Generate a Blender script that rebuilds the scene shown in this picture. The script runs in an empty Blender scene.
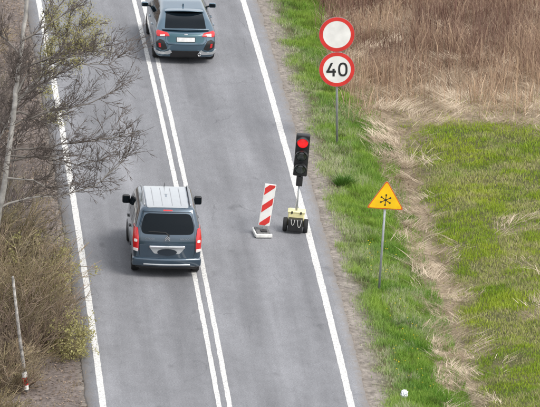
import bpy, bmesh, math, random
import numpy as np
from mathutils import Vector, Matrix
from mathutils.bvhtree import BVHTree

random.seed(7)
RNG = np.random.default_rng(11)
SC = bpy.context.scene
COL = SC.collection
R = math.radians

# ------------------------------------------------------------------ camera
cam = bpy.data.cameras.new("camera")
cam.sensor_width = 36.0
cam.lens = 505.07
cam.clip_start = 1.0
cam.clip_end = 6000.0
camo = bpy.data.objects.new("camera", cam)
COL.objects.link(camo)
rt = Vector((0.99690407, -0.06748281, 0.04035266))
up = Vector((-0.02073042, 0.26947159, 0.96278519))
fw = Vector((0.07584535, 0.960641, -0.26723838))
camo.matrix_world = Matrix(((rt.x, up.x, -fw.x, -13.217), (rt.y, up.y, -fw.y, -196.771),
                            (rt.z, up.z, -fw.z, 54.739), (0, 0, 0, 1)))
SC.camera = camo

# ------------------------------------------------------------------ sky, sun, exposure
SUN_EL, SUN_AZ = 54.0, 128.0          # azimuth clockwise from +Y (road ahead)
w = bpy.data.worlds.new("World")
SC.world = w
w.use_nodes = True
nt = w.node_tree
nt.nodes.clear()
sky = nt.nodes.new("ShaderNodeTexSky")
sky.sky_type = 'NISHITA'
sky.sun_disc = False
sky.sun_elevation = R(SUN_EL)
sky.sun_rotation = R(SUN_AZ)
sky.air_density = 1.0
sky.dust_density = 4.0
hs = nt.nodes.new("ShaderNodeHueSaturation")      # thin overcast: most of the blue is gone
hs.inputs["Saturation"].default_value = 0.38
bg = nt.nodes.new("ShaderNodeBackground")
bg.inputs["Strength"].default_value = 0.15
wo = nt.nodes.new("ShaderNodeOutputWorld")
nt.links.new(sky.outputs[0], hs.inputs["Color"])
ov = nt.nodes.new("ShaderNodeMix"); ov.data_type = 'RGBA'      # even cloud layer over the clear sky
ov.inputs["Factor"].default_value = 0.55
ov.inputs[7].default_value = (5.4, 5.55, 5.8, 1)
nt.links.new(hs.outputs[0], ov.inputs[6])
nt.links.new(ov.outputs[2], bg.inputs["Color"])
nt.links.new(bg.outputs[0], wo.inputs["Surface"])
sl = bpy.data.lights.new("sun", 'SUN')
sl.energy = 1.5
sl.angle = R(24)
sl.color = (1.0, 0.96, 0.9)
so = bpy.data.objects.new("sun", sl)
COL.objects.link(so)
sd = Vector((math.sin(R(SUN_AZ)) * math.cos(R(SUN_EL)), math.cos(R(SUN_AZ)) * math.cos(R(SUN_EL)), math.sin(R(SUN_EL))))
so.rotation_euler = sd.to_track_quat('Z', 'Y').to_euler()
so.location = (0, 0, 60)
SC.view_settings.view_transform = 'Standard'
SC.view_settings.look = 'None'
SC.view_settings.gamma = 1.0
SC.view_settings.exposure = 0.76
SC.render.engine = 'CYCLES'
SC.cycles.max_bounces = 6
SC.cycles.diffuse_bounces = 3
SC.cycles.glossy_bounces = 3

# ------------------------------------------------------------------ helpers
KR = 4.3e-4                                   # the road bends gently to the left
def cx(y):
    y = np.clip(y, -400, 400)
    return -KR * y * y / 2

def tag(o, label=None, cat=None, group=None, kind=None):
    if label: o["label"] = label
    if cat: o["category"] = cat
    if group: o["group"] = group
    if kind: o["kind"] = kind
    return o

def empty(name, loc, rz=0.0, rx=0.0, ry=0.0):
    o = bpy.data.objects.new(name, None)
    o.empty_display_size = 0.2
    COL.objects.link(o)
    o.location = loc
    o.rotation_euler = (rx, ry, rz)
    return o

def link_mesh(name, me, mat, parent=None, smooth=False):
    if mat is not None:
        for m in (mat if isinstance(mat, (list, tuple)) else [mat]):
            me.materials.append(m)
    if smooth:
        me.polygons.foreach_set("use_smooth", np.ones(len(me.polygons), dtype=bool))
    o = bpy.data.objects.new(name, me)
    COL.objects.link(o)
    if parent is not None:
        o.parent = parent
    return o

def raw_mesh(name, V, loops, starts, totals, cols=None):
    me = bpy.data.meshes.new(name)
    V = np.asarray(V, dtype=np.float32)
    me.vertices.add(len(V)); me.vertices.foreach_set("co", V.ravel())
    me.loops.add(len(loops)); me.loops.foreach_set("vertex_index", np.asarray(loops, dtype=np.int32))
    me.polygons.add(len(starts))
    me.polygons.foreach_set("loop_start", np.asarray(starts, dtype=np.int32))
    me.polygons.foreach_set("loop_total", np.asarray(totals, dtype=np.int32))
    if cols is not None:
        a = me.color_attributes.new("Col", 'FLOAT_COLOR', 'POINT')
        c = np.ones((len(V), 4), dtype=np.float32); c[:, :3] = np.clip(cols, 0, 1)
        a.data.foreach_set("color", c.ravel())
    me.update(calc_edges=True)
    me.validate()
    return me

_lat = {}
def vnoise(x, y, scale, seed=0):
    """smooth value noise in 0..1"""
    if seed not in _lat:
        _lat[seed] = np.random.default_rng(1000 + seed).random((257, 257))
    g = _lat[seed]
    fx = np.asarray(x) / scale + 57.3; fy = np.asarray(y) / scale + 91.7
    ix = np.floor(fx).astype(int); iy = np.floor(fy).astype(int)
    tx = fx - ix; ty = fy - iy
    tx = tx * tx * (3 - 2 * tx); ty = ty * ty * (3 - 2 * ty)
    a = g[ix % 256, iy % 256]; b = g[(ix + 1) % 256, iy % 256]
    c = g[ix % 256, (iy + 1) % 256]; d = g[(ix + 1) % 256, (iy + 1) % 256]
    return (a * (1 - tx) + b * tx) * (1 - ty) + (c * (1 - tx) + d * tx) * ty

def fbm(x, y, scale, seed=0):
    return 0.55 * vnoise(x, y, scale, seed) + 0.3 * vnoise(x, y, scale * .47, seed + 1) + 0.15 * vnoise(x, y, scale * .21, seed + 2)

def sstep(a, b, x):
    t = np.clip((np.asarray(x, dtype=float) - a) / (b - a), 0, 1)
    return t * t * (3 - 2 * t)

def mixc(a, b, t):
    t = np.asarray(t)[..., None]
    return np.asarray(a) * (1 - t) + np.asarray(b) * t

# ------------------------------------------------------------------ materials
def mat(name, col=(.5, .5, .5), rough=.5, metal=0.0, spec=.5, coat=0.0, emit=None, estr=0.0, noise=0.0, nscale=8.0,
        bump=0.0, bscale=60.0, attr=False, transl=0.0, coat_ior=1.5):
    m = bpy.data.materials.new(name)
    m.use_nodes = True
    n = m.node_tree.nodes; l = m.node_tree.links
    b = n["Principled BSDF"]
    b.inputs["Base Color"].default_value = (*col, 1)
    b.inputs["Roughness"].default_value = rough
    b.inputs["Metallic"].default_value = metal
    b.inputs["Specular IOR Level"].default_value = spec
    b.inputs["Coat Weight"].default_value = coat
    b.inputs["Coat Roughness"].default_value = 0.04
    b.inputs["Coat IOR"].default_value = coat_ior
    if emit:
        b.inputs["Emission Color"].default_value = (*emit, 1)
        b.inputs["Emission Strength"].default_value = estr
    src = None
    if attr:
        a = n.new("ShaderNodeVertexColor"); a.layer_name = "Col"
        src = a.outputs["Color"]
    if noise > 0:
        tc = n.new("ShaderNodeTexCoord")
        nz = n.new("ShaderNodeTexNoise"); nz.inputs["Scale"].default_value = nscale; nz.inputs["Detail"].default_value = 6
        l.new(tc.outputs["Object"], nz.inputs["Vector"])
        mr = n.new("ShaderNodeMapRange")
        mr.inputs["From Min"].default_value = .25; mr.inputs["From Max"].default_value = .75
        mr.inputs["To Min"].default_value = 1 - noise; mr.inputs["To Max"].default_value = 1 + noise
        l.new(nz.outputs["Fac"], mr.inputs["Value"])
        mx = n.new("ShaderNodeVectorMath"); mx.operation = 'SCALE'
        if src is None:
            rgb = n.new("ShaderNodeRGB"); rgb.outputs[0].default_value = (*col, 1); src = rgb.outputs[0]
        l.new(src, mx.inputs[0]); l.new(mr.outputs[0], mx.inputs["Scale"])
        src = mx.outputs[0]
    if src is not None:
        l.new(src, b.inputs["Base Color"])
    if bump > 0:
        tc = n.new("ShaderNodeTexCoord")
        nz = n.new("ShaderNodeTexNoise"); nz.inputs["Scale"].default_value = bscale; nz.inputs["Detail"].default_value = 4
        l.new(tc.outputs["Object"], nz.inputs["Vector"])
        bp = n.new("ShaderNodeBump"); bp.inputs["Strength"].default_value = bump; bp.inputs["Distance"].default_value = .02
        l.new(nz.outputs["Fac"], bp.inputs["Height"]); l.new(bp.outputs[0], b.inputs["Normal"])
    if transl > 0:
        tr = n.new("ShaderNodeBsdfTranslucent")
        ms = n.new("ShaderNodeMixShader"); ms.inputs[0].default_value = transl
        if src is not None: l.new(src, tr.inputs["Color"])
        else: tr.inputs["Color"].default_value = (*col, 1)
        l.new(b.outputs[0], ms.inputs[1]); l.new(tr.outputs[0], ms.inputs[2])
        l.new(ms.outputs[0], n["Material Output"].inputs["Surface"])
    return m

M = {}
M['ground'] = mat('soil', rough=.95, spec=.15, attr=True, noise=.45, nscale=9, bump=.9, bscale=22)
M['grass'] = mat('grass_blade', rough=.55, spec=.25, attr=True, transl=.28)
M['straw'] = mat('straw', rough=.7, spec=.2, attr=True, transl=.18)
M['twig'] = mat('twig_bark', rough=.85, spec=.15, attr=True)
M['bark_pale'] = mat('pale_bark', (.35, .335, .31), .85, spec=.2, noise=.45, nscale=5, bump=.6, bscale=18)
M['bark_grey'] = mat('mottled_grey_bark', (.27, .255, .235), .85, spec=.2, noise=.75, nscale=11, bump=.5, bscale=18)
M['stone'] = mat('gravel_stone', rough=.9, spec=.2, attr=True)
M['leaf'] = mat('dead_leaf', rough=.8, spec=.2, attr=True)
M['bud'] = mat('young_bud', rough=.6, spec=.2, attr=True, transl=.35)
M['van_paint'] = mat('blue_car_paint', (.017, .048, .080), .26, metal=.5, spec=.5, coat=1.0, noise=.08, nscale=3, coat_ior=1.85)
M['hatch_paint'] = mat('teal_car_paint', (.05, .104, .148), .3, metal=.45, spec=.5, coat=1.0, noise=.06, nscale=3, coat_ior=1.7)
M['hatch_dark'] = mat('teal_recess_paint', (.025, .082, .105), .35, metal=.2, spec=.5, coat=.5)
M['glass'] = mat('dark_glass', (.004, .007, .010), .03, spec=.16)
M['black'] = mat('black_plastic', (.012, .012, .013), .5, noise=.2, nscale=20)
M['seam'] = mat('panel_gap', (.006, .007, .009), .8)
M['rubber'] = mat('tyre_rubber', (.014, .014, .015), .85, noise=.25, nscale=12)
M['rim'] = mat('alloy', (.38, .39, .40), .35, metal=.8, noise=.1, nscale=10)
M['chrome'] = mat('bright_trim', (.72, .73, .74), .18, metal=.9, noise=.05)
M['silver'] = mat('silver_trim', (.55, .57, .58), .32, metal=.6, noise=.08)
M['dull'] = mat('dull_trim', (.20, .24, .28), .4, metal=.4)
M['roof_sheen'] = mat('roof_sky_sheen', (.36, .375, .38), .3, metal=.3, coat=1.0, noise=.06, nscale=3)  # sky reflection on the dark van roof, painted in as pale grey
M['red_lens'] = mat('red_lamp_lens', (.52, .012, .015), .18, spec=.6, coat=.5, noise=.15, nscale=25)
M['clear_lens'] = mat('clear_lamp_lens', (.72, .66, .64), .15, spec=.6, coat=.5, noise=.1, nscale=30)
M['plate'] = mat('licence_plate', (.56, .56, .55), .4, noise=.2, nscale=9)
M['plate_dark'] = mat('blanked_plate', (.012, .02, .03), .35)
M['white'] = mat('white_sheeting', (.76, .75, .72), .4, noise=.13, nscale=4)
M['sign_red'] = mat('red_sheeting', (.62, .035, .03), .4, noise=.16, nscale=5)
M['sign_black'] = mat('black_sheeting', (.02, .02, .022), .45)
M['yellow'] = mat('yellow_sheeting', (.86, .52, .006), .4, noise=.12, nscale=6)
M['orange'] = mat('orange_border', (.60, .12, .015), .4)
M['galv'] = mat('galvanised_post', (.36, .38, .39), .5, metal=.4, noise=.2, nscale=9)
M['sheet_back'] = mat('grey_sheet', (.32, .33, .34), .5, metal=.4, noise=.1)
M['lamp_on'] = mat('lit_red_lens', (.7, .02, .02), .3, emit=(1, .02, .025), estr=.4)
M['lamp_off'] = mat('unlit_lens', (.035, .045, .042), .12, spec=.7, coat=.4)
M['pale_yellow'] = mat('faded_yellow_box', (.74, .68, .36), .55, noise=.2, nscale=9)
M['pale_foot'] = mat('pale_foot_edge', (.66, .66, .63), .6, noise=.25, nscale=10)
M['grey_foot'] = mat('recycled_rubber', (.13, .13, .13), .85, noise=.5, nscale=16, bump=.5, bscale=40)
M['cable'] = mat('grey_cable', (.45, .44, .42), .6)
M['paper'] = mat('crumpled_paper', (.74, .76, .80), .7, noise=.1, nscale=20)

def asphalt():
    m = bpy.data.materials.new('asphalt'); m.use_nodes = True
    n = m.node_tree.nodes; l = m.node_tree.links; b = n["Principled BSDF"]
    uv = n.new("ShaderNodeUVMap"); uv.uv_map = "lane"
    def noise(sx, sy, scale, det=5, rough=.6):
        mp = n.new("ShaderNodeMapping"); mp.inputs["Scale"].default_value = (sx, sy, 1)
        l.new(uv.outputs[0], mp.inputs[0])
        z = n.new("ShaderNodeTexNoise"); z.inputs["Scale"].default_value = scale
        z.inputs["Detail"].default_value = det; z.inputs["Roughness"].default_value = rough
        l.new(mp.outputs[0], z.inputs["Vector"])
        return z.outputs["Fac"]
    def rng(s, a, b_, c, d):
        r = n.new("ShaderNodeMapRange"); r.inputs["From Min"].default_value = a; r.inputs["From Max"].default_value = b_
        r.inputs["To Min"].default_value = c; r.inputs["To Max"].default_value = d
        l.new(s, r.inputs["Value"]); return r.outputs[0]
    def mul(a, c):
        x = n.new("ShaderNodeMath"); x.operation = 'MULTIPLY'; l.new(a, x.inputs[0]); l.new(c, x.inputs[1]); return x.outputs[0]
    v = mul(rng(noise(1, .035, 1.7, 3), .3, .7, .84, 1.14), rng(noise(1, .3, .55, 6), .3, .72, .82, 1.18))
    v = mul(v, rng(noise(1, .6, 3.2, 6, .7), .3, .7, .90, 1.09))
    v = mul(v, rng(noise(1, 1, 24, 3, .8), .3, .7, .70, 1.3))
    v = mul(v, rng(noise(1, 1, 60, 2, .8), .3, .7, .74, 1.26))
    # wheel tracks polished a little lighter, edges dirtier
    sx = n.new("ShaderNodeSeparateXYZ"); l.new(uv.outputs[0], sx.inputs[0])
    tr = n.new("ShaderNodeMath"); tr.operation = 'SINE'
    tm = n.new("ShaderNodeMath"); tm.operation = 'MULTIPLY_ADD'; tm.inputs[1].default_value = 4.1; tm.inputs[2].default_value = .4
    l.new(sx.outputs[0], tm.inputs[0]); l.new(tm.outputs[0], tr.inputs[0])
    v = mul(v, rng(tr.outputs[0], -1, 1, .92, 1.07))
    # scattered oil stains
    v = mul(v, rng(noise(1, .5, 1.1, 2), .66, .74, 1.0, .72))
    # hairline cracks, only here and there
    mp = n.new("ShaderNodeMapping"); mp.inputs["Scale"].default_value = (.8, .33, 1); l.new(uv.outputs[0], mp.inputs[0])
    wz = n.new("ShaderNodeTexNoise"); wz.inputs["Scale"].default_value = 2.4; wz.inputs["Detail"].default_value = 5; l.new(mp.outputs[0], wz.inputs["Vector"])
    wm = n.new("ShaderNodeVectorMath"); wm.operation = 'MULTIPLY_ADD'; wm.inputs[1].default_value = (.5, .5, 0)
    l.new(wz.outputs["Color"], wm.inputs[0]); l.new(mp.outputs[0], wm.inputs[2])
    vo = n.new("ShaderNodeTexVoronoi"); vo.feature = 'DISTANCE_TO_EDGE'; vo.inputs["Scale"].default_value = .8; l.new(wm.outputs[0], vo.inputs["Vector"])
    ck = rng(vo.outputs["Distance"], .002, .008, 1, 0)
    ckm = mul(ck, rng(noise(1, .4, .9, 3), .5, .62, 0, .26))
    iv = n.new("ShaderNodeMath"); iv.operation = 'SUBTRACT'; iv.inputs[0].default_value = 1.0; l.new(ckm, iv.inputs[1])
    v = mul(v, iv.outputs[0])
    cr = n.new("ShaderNodeVectorMath"); cr.operation = 'SCALE'; cr.inputs[0].default_value = (.178, .180, .191)
    l.new(v, cr.inputs["Scale"])
    # gravel dust and soil spread over the ragged edges
    ab = n.new("ShaderNodeMath"); ab.operation = 'ABSOLUTE'
    of = n.new("ShaderNodeMath"); of.operation = 'ADD'; of.inputs[1].default_value = -.10
    l.new(sx.outputs[0], of.inputs[0]); l.new(of.outputs[0], ab.inputs[0])
    ad = n.new("ShaderNodeMath"); ad.operation = 'ADD'
    l.new(ab.outputs[0], ad.inputs[0]); l.new(rng(noise(1, .5, 7, 6, .7), .3, .7, -.16, .16), ad.inputs[1])
    df = rng(ad.outputs[0], 3.28, 3.56, 0, 1)
    dm = n.new("ShaderNodeMix"); dm.data_type = 'RGBA'
    l.new(df, dm.inputs["Factor"]); l.new(cr.outputs[0], dm.inputs[6]); dm.inputs[7].default_value = (.185, .165, .147, 1)
    l.new(dm.outputs[2], b.inputs["Base Color"])
    b.inputs["Roughness"].default_value = .82
    b.inputs["Specular IOR Level"].default_value = .35
    bp = n.new("ShaderNodeBump"); bp.inputs["Strength"].default_value = .35; bp.inputs["Distance"].default_value = .01
    l.new(noise(1, 1, 70, 3), bp.inputs["Height"]); l.new(bp.outputs[0], b.inputs["Normal"])
    return m
M['asphalt'] = asphalt()

def paint():
    m = bpy.data.materials.new('road_paint'); m.use_nodes = True
    n = m.node_tree.nodes; l = m.node_tree.links; b = n["Principled BSDF"]
    tc = n.new("ShaderNodeTexCoord")
    z = n.new("ShaderNodeTexNoise"); z.inputs["Scale"].default_value = 16; z.inputs["Detail"].default_value = 8; z.inputs["Roughness"].default_value = .75
    l.new(tc.outputs["Object"], z.inputs["Vector"])
    cr = n.new("ShaderNodeValToRGB")
    cr.color_ramp.elements[0].position = .35; cr.color_ramp.elements[0].color = (.24, .24, .245, 1)
    cr.color_ramp.elements[1].position = .54; cr.color_ramp.elements[1].color = (.60, .59, .565, 1)
    l.new(z.outputs["Fac"], cr.inputs[0]); l.new(cr.outputs[0], b.inputs["Base Color"])
    b.inputs["Roughness"].default_value = .7
    return m
M['paint'] = paint()

# ------------------------------------------------------------------ mesh builder
class MB:
    def __init__(s): s.v = []; s.f = []
    def add(s, V, F, mtx=None):
        k = len(s.v)
        for p in V:
            s.v.append(tuple(mtx @ Vector(p)) if mtx is not None else tuple(p))
        s.f += [tuple(i + k for i in f) for f in F]
        return s
    def box(s, x0, x1, y0, y1, z0, z1, mtx=None):
        V = [(x, y, z) for z in (z0, z1) for y in (y0, y1) for x in (x0, x1)]
        return s.add(V, [(0, 2, 3, 1), (4, 5, 7, 6), (0, 1, 5, 4), (2, 6, 7, 3), (0, 4, 6, 2), (1, 3, 7, 5)], mtx)
    def rbox(s, c, size, r, n=(8, 8, 8), fn=None, mtx=None):
        V, F = rounded_box(size, r, n)
        V = V + np.array(c)
        if fn is not None: V = fn(V)
        return s.add([tuple(p) for p in V], F, mtx)
    def tube(s, pts, rad, n=8, cap=True, mtx=None):
        pts = [Vector(p) for p in pts]
        if not hasattr(rad, '__len__'): rad = [rad] * len(pts)
        V = []; F = []
        ref = Vector((0, 0, 1))
        if abs((pts[-1] - pts[0]).normalized().z) > .9: ref = Vector((1, 0, 0))
        for i, p in enumerate(pts):
            d = (pts[min(i + 1, len(pts) - 1)] - pts[max(i - 1, 0)]).normalized()
            a = d.cross(ref).normalized(); b = d.cross(a)
            for k in range(n):
                t = 2 * math.pi * k / n
                V.append(p + (a * math.cos(t) + b * math.sin(t)) * rad[i])
        for i in range(len(pts) - 1):
            for k in range(n):
                F.append((i * n + k, i * n + (k + 1) % n, (i + 1) * n + (k + 1) % n, (i + 1) * n + k))
        if cap:
            F.append(tuple(range(n - 1, -1, -1))); F.append(tuple((len(pts) - 1) * n + k for k in range(n)))
        return s.add(V, F, mtx)
    def lathe(s, prof, n=24, mtx=None, a0=0.0, a1=2 * math.pi):
        """prof: (radius, height) about z"""
        V = []; F = []
        full = abs(a1 - a0 - 2 * math.pi) < 1e-6
        m = n if full else n + 1
        for (r, h) in prof:
            for k in range(m):
                t = a0 + (a1 - a0) * k / n
                V.append((r * math.cos(t), r * math.sin(t), h))
        for i in range(len(prof) - 1):
            for k in range(n):
                k2 = (k + 1) % m
                F.append((i * m + k, i * m + k2, (i + 1) * m + k2, (i + 1) * m + k))
        return s.add(V, F, mtx)
    def prism(s, poly, y0, y1, mtx=None):
        """polygon in x,z extruded along y"""
        n = len(poly)
        V = [(p[0], y0, p[1]) for p in poly] + [(p[0], y1, p[1]) for p in poly]
        F = [tuple(range(n)), tuple(range(2 * n - 1, n - 1, -1))]
        F += [(i, i + n, (i + 1) % n + n, (i + 1) % n) for i in range(n)]
        return s.add(V, F, mtx)
    def mesh(s, name):
        me = bpy.data.meshes.new(name); me.from_pydata(s.v, [], s.f)
        bm = bmesh.new(); bm.from_mesh(me); bmesh.ops.recalc_face_normals(bm, faces=bm.faces); bm.to_mesh(me); bm.free()
        return me
    def build(s, name, m, parent=None, smooth=False, bevel=0.0, auto=None):
        o = link_mesh(name, s.mesh(name), m, parent, smooth)
        if bevel > 0:
            md = o.modifiers.new("edge", 'BEVEL'); md.width = bevel; md.segments = 2; md.limit_method = 'ANGLE'
        if auto is not None:
            smooth_by_angle(o.data, auto)
        return o

def smooth_by_angle(me, deg):
    me.polygons.foreach_set("use_smooth", np.ones(len(me.polygons), dtype=bool))
    bm = bmesh.new(); bm.from_mesh(me)
    for e in bm.edges:
        e.smooth = len(e.link_faces) == 2 and e.calc_face_angle(0) < R(deg)
    bm.to_mesh(me); bm.free()

def rounded_box(size, r, n):
    """surface grid of a box, edges rounded by r"""
    h = np.array(size) / 2.0
    idx = {}; V = []; F = []
    def vid(p):
        k = tuple(np.round(p, 5))
        if k not in idx: idx[k] = len(V); V.append(p)
        return idx[k]
    def line(a, k):
        rr = min(r, h[a] * .98)
        inner = np.linspace(-(h[a] - rr), h[a] - rr, max(2, k))
        edge = -(h[a] - rr) - rr * np.array([1, .8, .55, .27])
        return np.concatenate([edge, inner, -edge[::-1]])
    L = [line(a, n[a]) for a in range(3)]
    for a in range(3):
        b, c = (a + 1) % 3, (a + 2) % 3
        for sgn in (-1, 1):
            gb, gc = L[b], L[c]
            ids = np.zeros((len(gb), len(gc)), dtype=int)
            for i, vb in enumerate(gb):
                for j, vc in enumerate(gc):
                    p = np.zeros(3); p[a] = sgn * h[a]; p[b] = vb; p[c] = vc
                    ids[i, j] = vid(p)
            for i in range(len(gb) - 1):
                for j in range(len(gc) - 1):
                    q = (ids[i, j], ids[i + 1, j], ids[i + 1, j + 1], ids[i, j + 1])
                    F.append(q if sgn > 0 else q[::-1])
    V = np.array(V)
    rr = np.minimum(r, h * .98)
    q = np.clip(V, -(h - rr), h - rr)
    d = (V - q) / rr
    ln = np.linalg.norm(d, axis=1, keepdims=True)
    V = q + np.where(ln > 1e-9, d / np.maximum(ln, 1e-9), 0) * rr
    return V, F

def rrect(x0, x1, y0, y1, r, n=6, top_dx=0.0):
    pts = []
    for (cx_, cy_, a) in ((x1 - r, y0 + r, -90), (x1 - r, y1 - r, 0), (x0 + r, y1 - r, 90), (x0 + r, y0 + r, 180)):
        for k in range(n + 1):
            t = R(a + 90 * k / n)
            pts.append((cx_ + r * math.cos(t), cy_ + r * math.sin(t)))
    if top_dx:
        xm = (x0 + x1) / 2
        pts = [(xm + (x - xm) * (1 - top_dx * (y - y0) / (y1 - y0)), y) for x, y in pts]
    return pts

def round_poly(poly, r, n=4):
    """round the corners of a polygon by distance r"""
    out = []
    m = len(poly)
    for i in range(m):
        p = Vector(poly[i]); a = Vector(poly[i - 1]); b = Vector(poly[(i + 1) % m])
        ra = min(r, (a - p).length * .45); rb = min(r, (b - p).length * .45)
        p0 = p + (a - p).normalized() * ra; p1 = p + (b - p).normalized() * rb
        for k in range(n + 1):
            t = k / n
            q = p0 * (1 - t) ** 2 + p * 2 * t * (1 - t) + p1 * t * t
            out.append((q.x, q.y))
    return out

def dense(poly, step=.05):
    out = []
    for i in range(len(poly)):
        a = Vector(poly[i]); b = Vector(poly[(i + 1) % len(poly)])
        k = max(1, int((b - a).length / step))
        for j in range(k):
            q = a.lerp(b, j / k); out.append((q.x, q.y))
    return out

class Skin:
    """projects outlines onto a car body so that panels follow its surface"""
    def __init__(s, me):
        s.t = BVHTree.FromPolygons([v.co.copy() for v in me.vertices], [tuple(p.vertices) for p in me.polygons])
    def hit(s, axis, a, b):
        if axis == 'rear': o, d = Vector((a, -9, b)), Vector((0, 1, 0))
        elif axis == 'front': o, d = Vector((a, 9, b)), Vector((0, -1, 0))
        elif axis == 'left': o, d = Vector((-9, a, b)), Vector((1, 0, 0))
        elif axis == 'right': o, d = Vector((9, a, b)), Vector((-1, 0, 0))
        else: o, d = Vector((a, b, 9)), Vector((0, 0, -1))
        h = s.t.ray_cast(o, d)
        if h[0] is None:
            q = {'rear': Vector((a, -2, b)), 'front': Vector((a, 2, b)), 'left': Vector((-.8, a, b)), 'right': Vector((.8, a, b)), 'top': Vector((a, b, 1.5))}[axis]
            h = s.t.find_nearest(q)
        nrm = h[1]
        if nrm.dot(d) > 0: nrm = -nrm
        return h[0], nrm, d
    def panel(s, name, axis, outline, off, m, parent, depth=.02, smooth=True, dome=0.0):
        pts = dense(outline, .04)
        c = Vector((sum(p[0] for p in pts) / len(pts), sum(p[1] for p in pts) / len(pts)))
        n = len(pts); V = []; F = []
        for k, sc in enumerate((None, 1.0, .9, .75, .55, .35, .15)):
            for p in pts:
                q = c + (Vector(p) - c) * (sc or 1.0)
                h, nr, d = s.hit(axis, q.x, q.y)
                o = off + dome * (1 - (sc or 1.0) ** 2)
                V.append(h + nr * (o if sc else off - depth))
        for k in range(6):
            for i in range(n):
                F.append((k * n + i, k * n + (i + 1) % n, (k + 1) * n + (i + 1) % n, (k + 1) * n + i))
        F.append(tuple(6 * n + i for i in range(n)))
        b = MB(); b.add(V, F)
        return b.build(name, m, parent, auto=40)
    def seam(s, name, axis, line, m, parent, wid=.007, off=.0015, closed=False):
        pts = []
        ln = list(line) + ([line[0]] if closed else [])
        for i in range(len(ln) - 1):
            a, b2 = Vector(ln[i]), Vector(ln[i + 1]); k = max(1, int((b2 - a).length / .04))
            pts += [a.lerp(b2, j / k) for j in range(k)]
        pts.append(Vector(ln[-1]))
        P = [s.hit(axis, q.x, q.y) for q in pts]
        V = []; F = []
        for i, (h, nr, d) in enumerate(P):
            t = (P[min(i + 1, len(P) - 1)][0] - P[max(i - 1, 0)][0])
            sd_ = nr.cross(t).normalized() * wid / 2
            V += [h + nr * off - sd_, h + nr * off + sd_]
        for i in range(len(P) - 1):
            F.append((2 * i, 2 * i + 1, 2 * i + 3, 2 * i + 2))
        b = MB(); b.add(V, F)
        return b.build(name, m, parent)

def text_mesh(name, txt, size, m, parent, loc, rot, extrude=.004, weight=0.0, sx=1.0):
    cu = bpy.data.curves.new(name, 'FONT'); cu.body = txt; cu.size = size; cu.extrude = extrude; cu.offset = weight
    cu.align_x = 'CENTER'; cu.align_y = 'CENTER'; cu.resolution_u = 4
    t = bpy.data.objects.new(name + "_src", cu); COL.objects.link(t)
    dg = bpy.context.evaluated_depsgraph_get(); dg.update()
    me = bpy.data.meshes.new_from_object(t.evaluated_get(dg))
    bpy.data.objects.remove(t); bpy.data.curves.remove(cu)
    me.materials.clear()
    o = link_mesh(name, me, m, parent)
    o.location = loc; o.rotation_euler = rot; o.scale = (sx, 1, 1)
    return o

# ================================================================== SETTING
def terrain(x, y):
    """ground height: the road sits on a low embankment with a ditch on its right"""
    r = np.asarray(x) - cx(np.asarray(y)); y = np.asarray(y)
    z = np.interp(r, [-60, -12, -7, -5, -3.6, -3.2, 3.4, 3.62, 4.2, 5.2, 5.9, 6.5, 7.3, 9, 14, 60],
                  [-.5, -.5, -.35, -.22, -.06, -.05, -.05, -.035, -.09, -.24, -.42, -.47, -.32, -.2, -.15, -.2])
    rough = sstep(3.5, 5.5, np.abs(r))
    z = z + rough * ((fbm(x, y, 1.6, 3) - .5) * .16 + (vnoise(x, y, .35, 9) - .5) * .04)
    z = z + sstep(3.5, 4.0, np.abs(r)) * (1 - rough) * (vnoise(x, y, .22, 12) - .5) * .012
    return z

def band_straw(r, y):
    """0..1 how much of the ground at r, y is dry straw"""
    j = (fbm(r, y, 1.3, 21) - .5) * 1.1
    s = sstep(5.4, 5.85, r + j * .6) * (1 - sstep(6.4, 7.2, r + j * 1.7)) * (.5 + .5 * sstep(.3, .5, fbm(r, y, .9, 25)))
    s2 = sstep(8.3, 10.6, y + j * 2.2 + np.clip(r - 6, 0, 6) * .12) * sstep(5.3, 5.7, r + j * .4)
    s3 = sstep(.66, .78, fbm(r + 50, y, 1.6, 31)) * sstep(6.8, 7.4, r) * .6
    return np.clip(np.maximum(np.maximum(s, s2), s3), 0, 1)

def lines(near0, near1, step, far):
    a = np.arange(near0, near1 + 1e-6, step)
    g = [6, 14, 30, 60, 120, 300, 700, far]
    return np.concatenate([[near0 - k for k in g[::-1]], a, [near1 + k for k in g]])
gx = lines(-14, 20, .15, 2500); gy = lines(-34, 46, .25, 2500)
X, Y = np.meshgrid(gx, gy, indexing='ij')
Z = terrain(X, Y)
V = np.stack([X, Y, Z], -1).reshape(-1, 3)
nx_, ny_ = X.shape
ii, jj = np.meshgrid(np.arange(nx_ - 1), np.arange(ny_ - 1), indexing='ij')
q = np.stack([ii * ny_ + jj, (ii + 1) * ny_ + jj, (ii + 1) * ny_ + jj + 1, ii * ny_ + jj + 1], -1).reshape(-1, 4)
rr = V[:, 0] - cx(V[:, 1]); yy = V[:, 1]
n1 = fbm(rr, yy, .8, 41); n2 = vnoise(rr, yy, .18, 45)
gravel = mixc((.160, .140, .122), (.255, .228, .20), n2)
soil = mixc((.055, .045, .03), (.11, .085, .055), n1)
green_soil = mixc((.05, .06, .02), (.10, .09, .045), n1)
straw_soil = mixc((.16, .125, .085), (.36, .29, .205), n1)
litter = mixc((.10, .08, .07), (.19, .16, .145), np.clip(n1 * .7 + n2 * .45, 0, 1))
c = green_soil.copy()
st = band_straw(rr, yy)
c = mixc(c, straw_soil, st) if False else c * (1 - st[:, None]) + straw_soil * st[:, None]
g_ = (1 - sstep(3.85, 4.35, rr + (n1 - .5) * .6))[:, None]
c = c * (1 - g_) + gravel * g_
l_ = (1 - sstep(-3.6, -3.35, rr))[:, None]
c = c * (1 - l_) + litter * l_
me = raw_mesh("ground", V, q.ravel(), np.arange(len(q)) * 4, np.full(len(q), 4), c)
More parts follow.
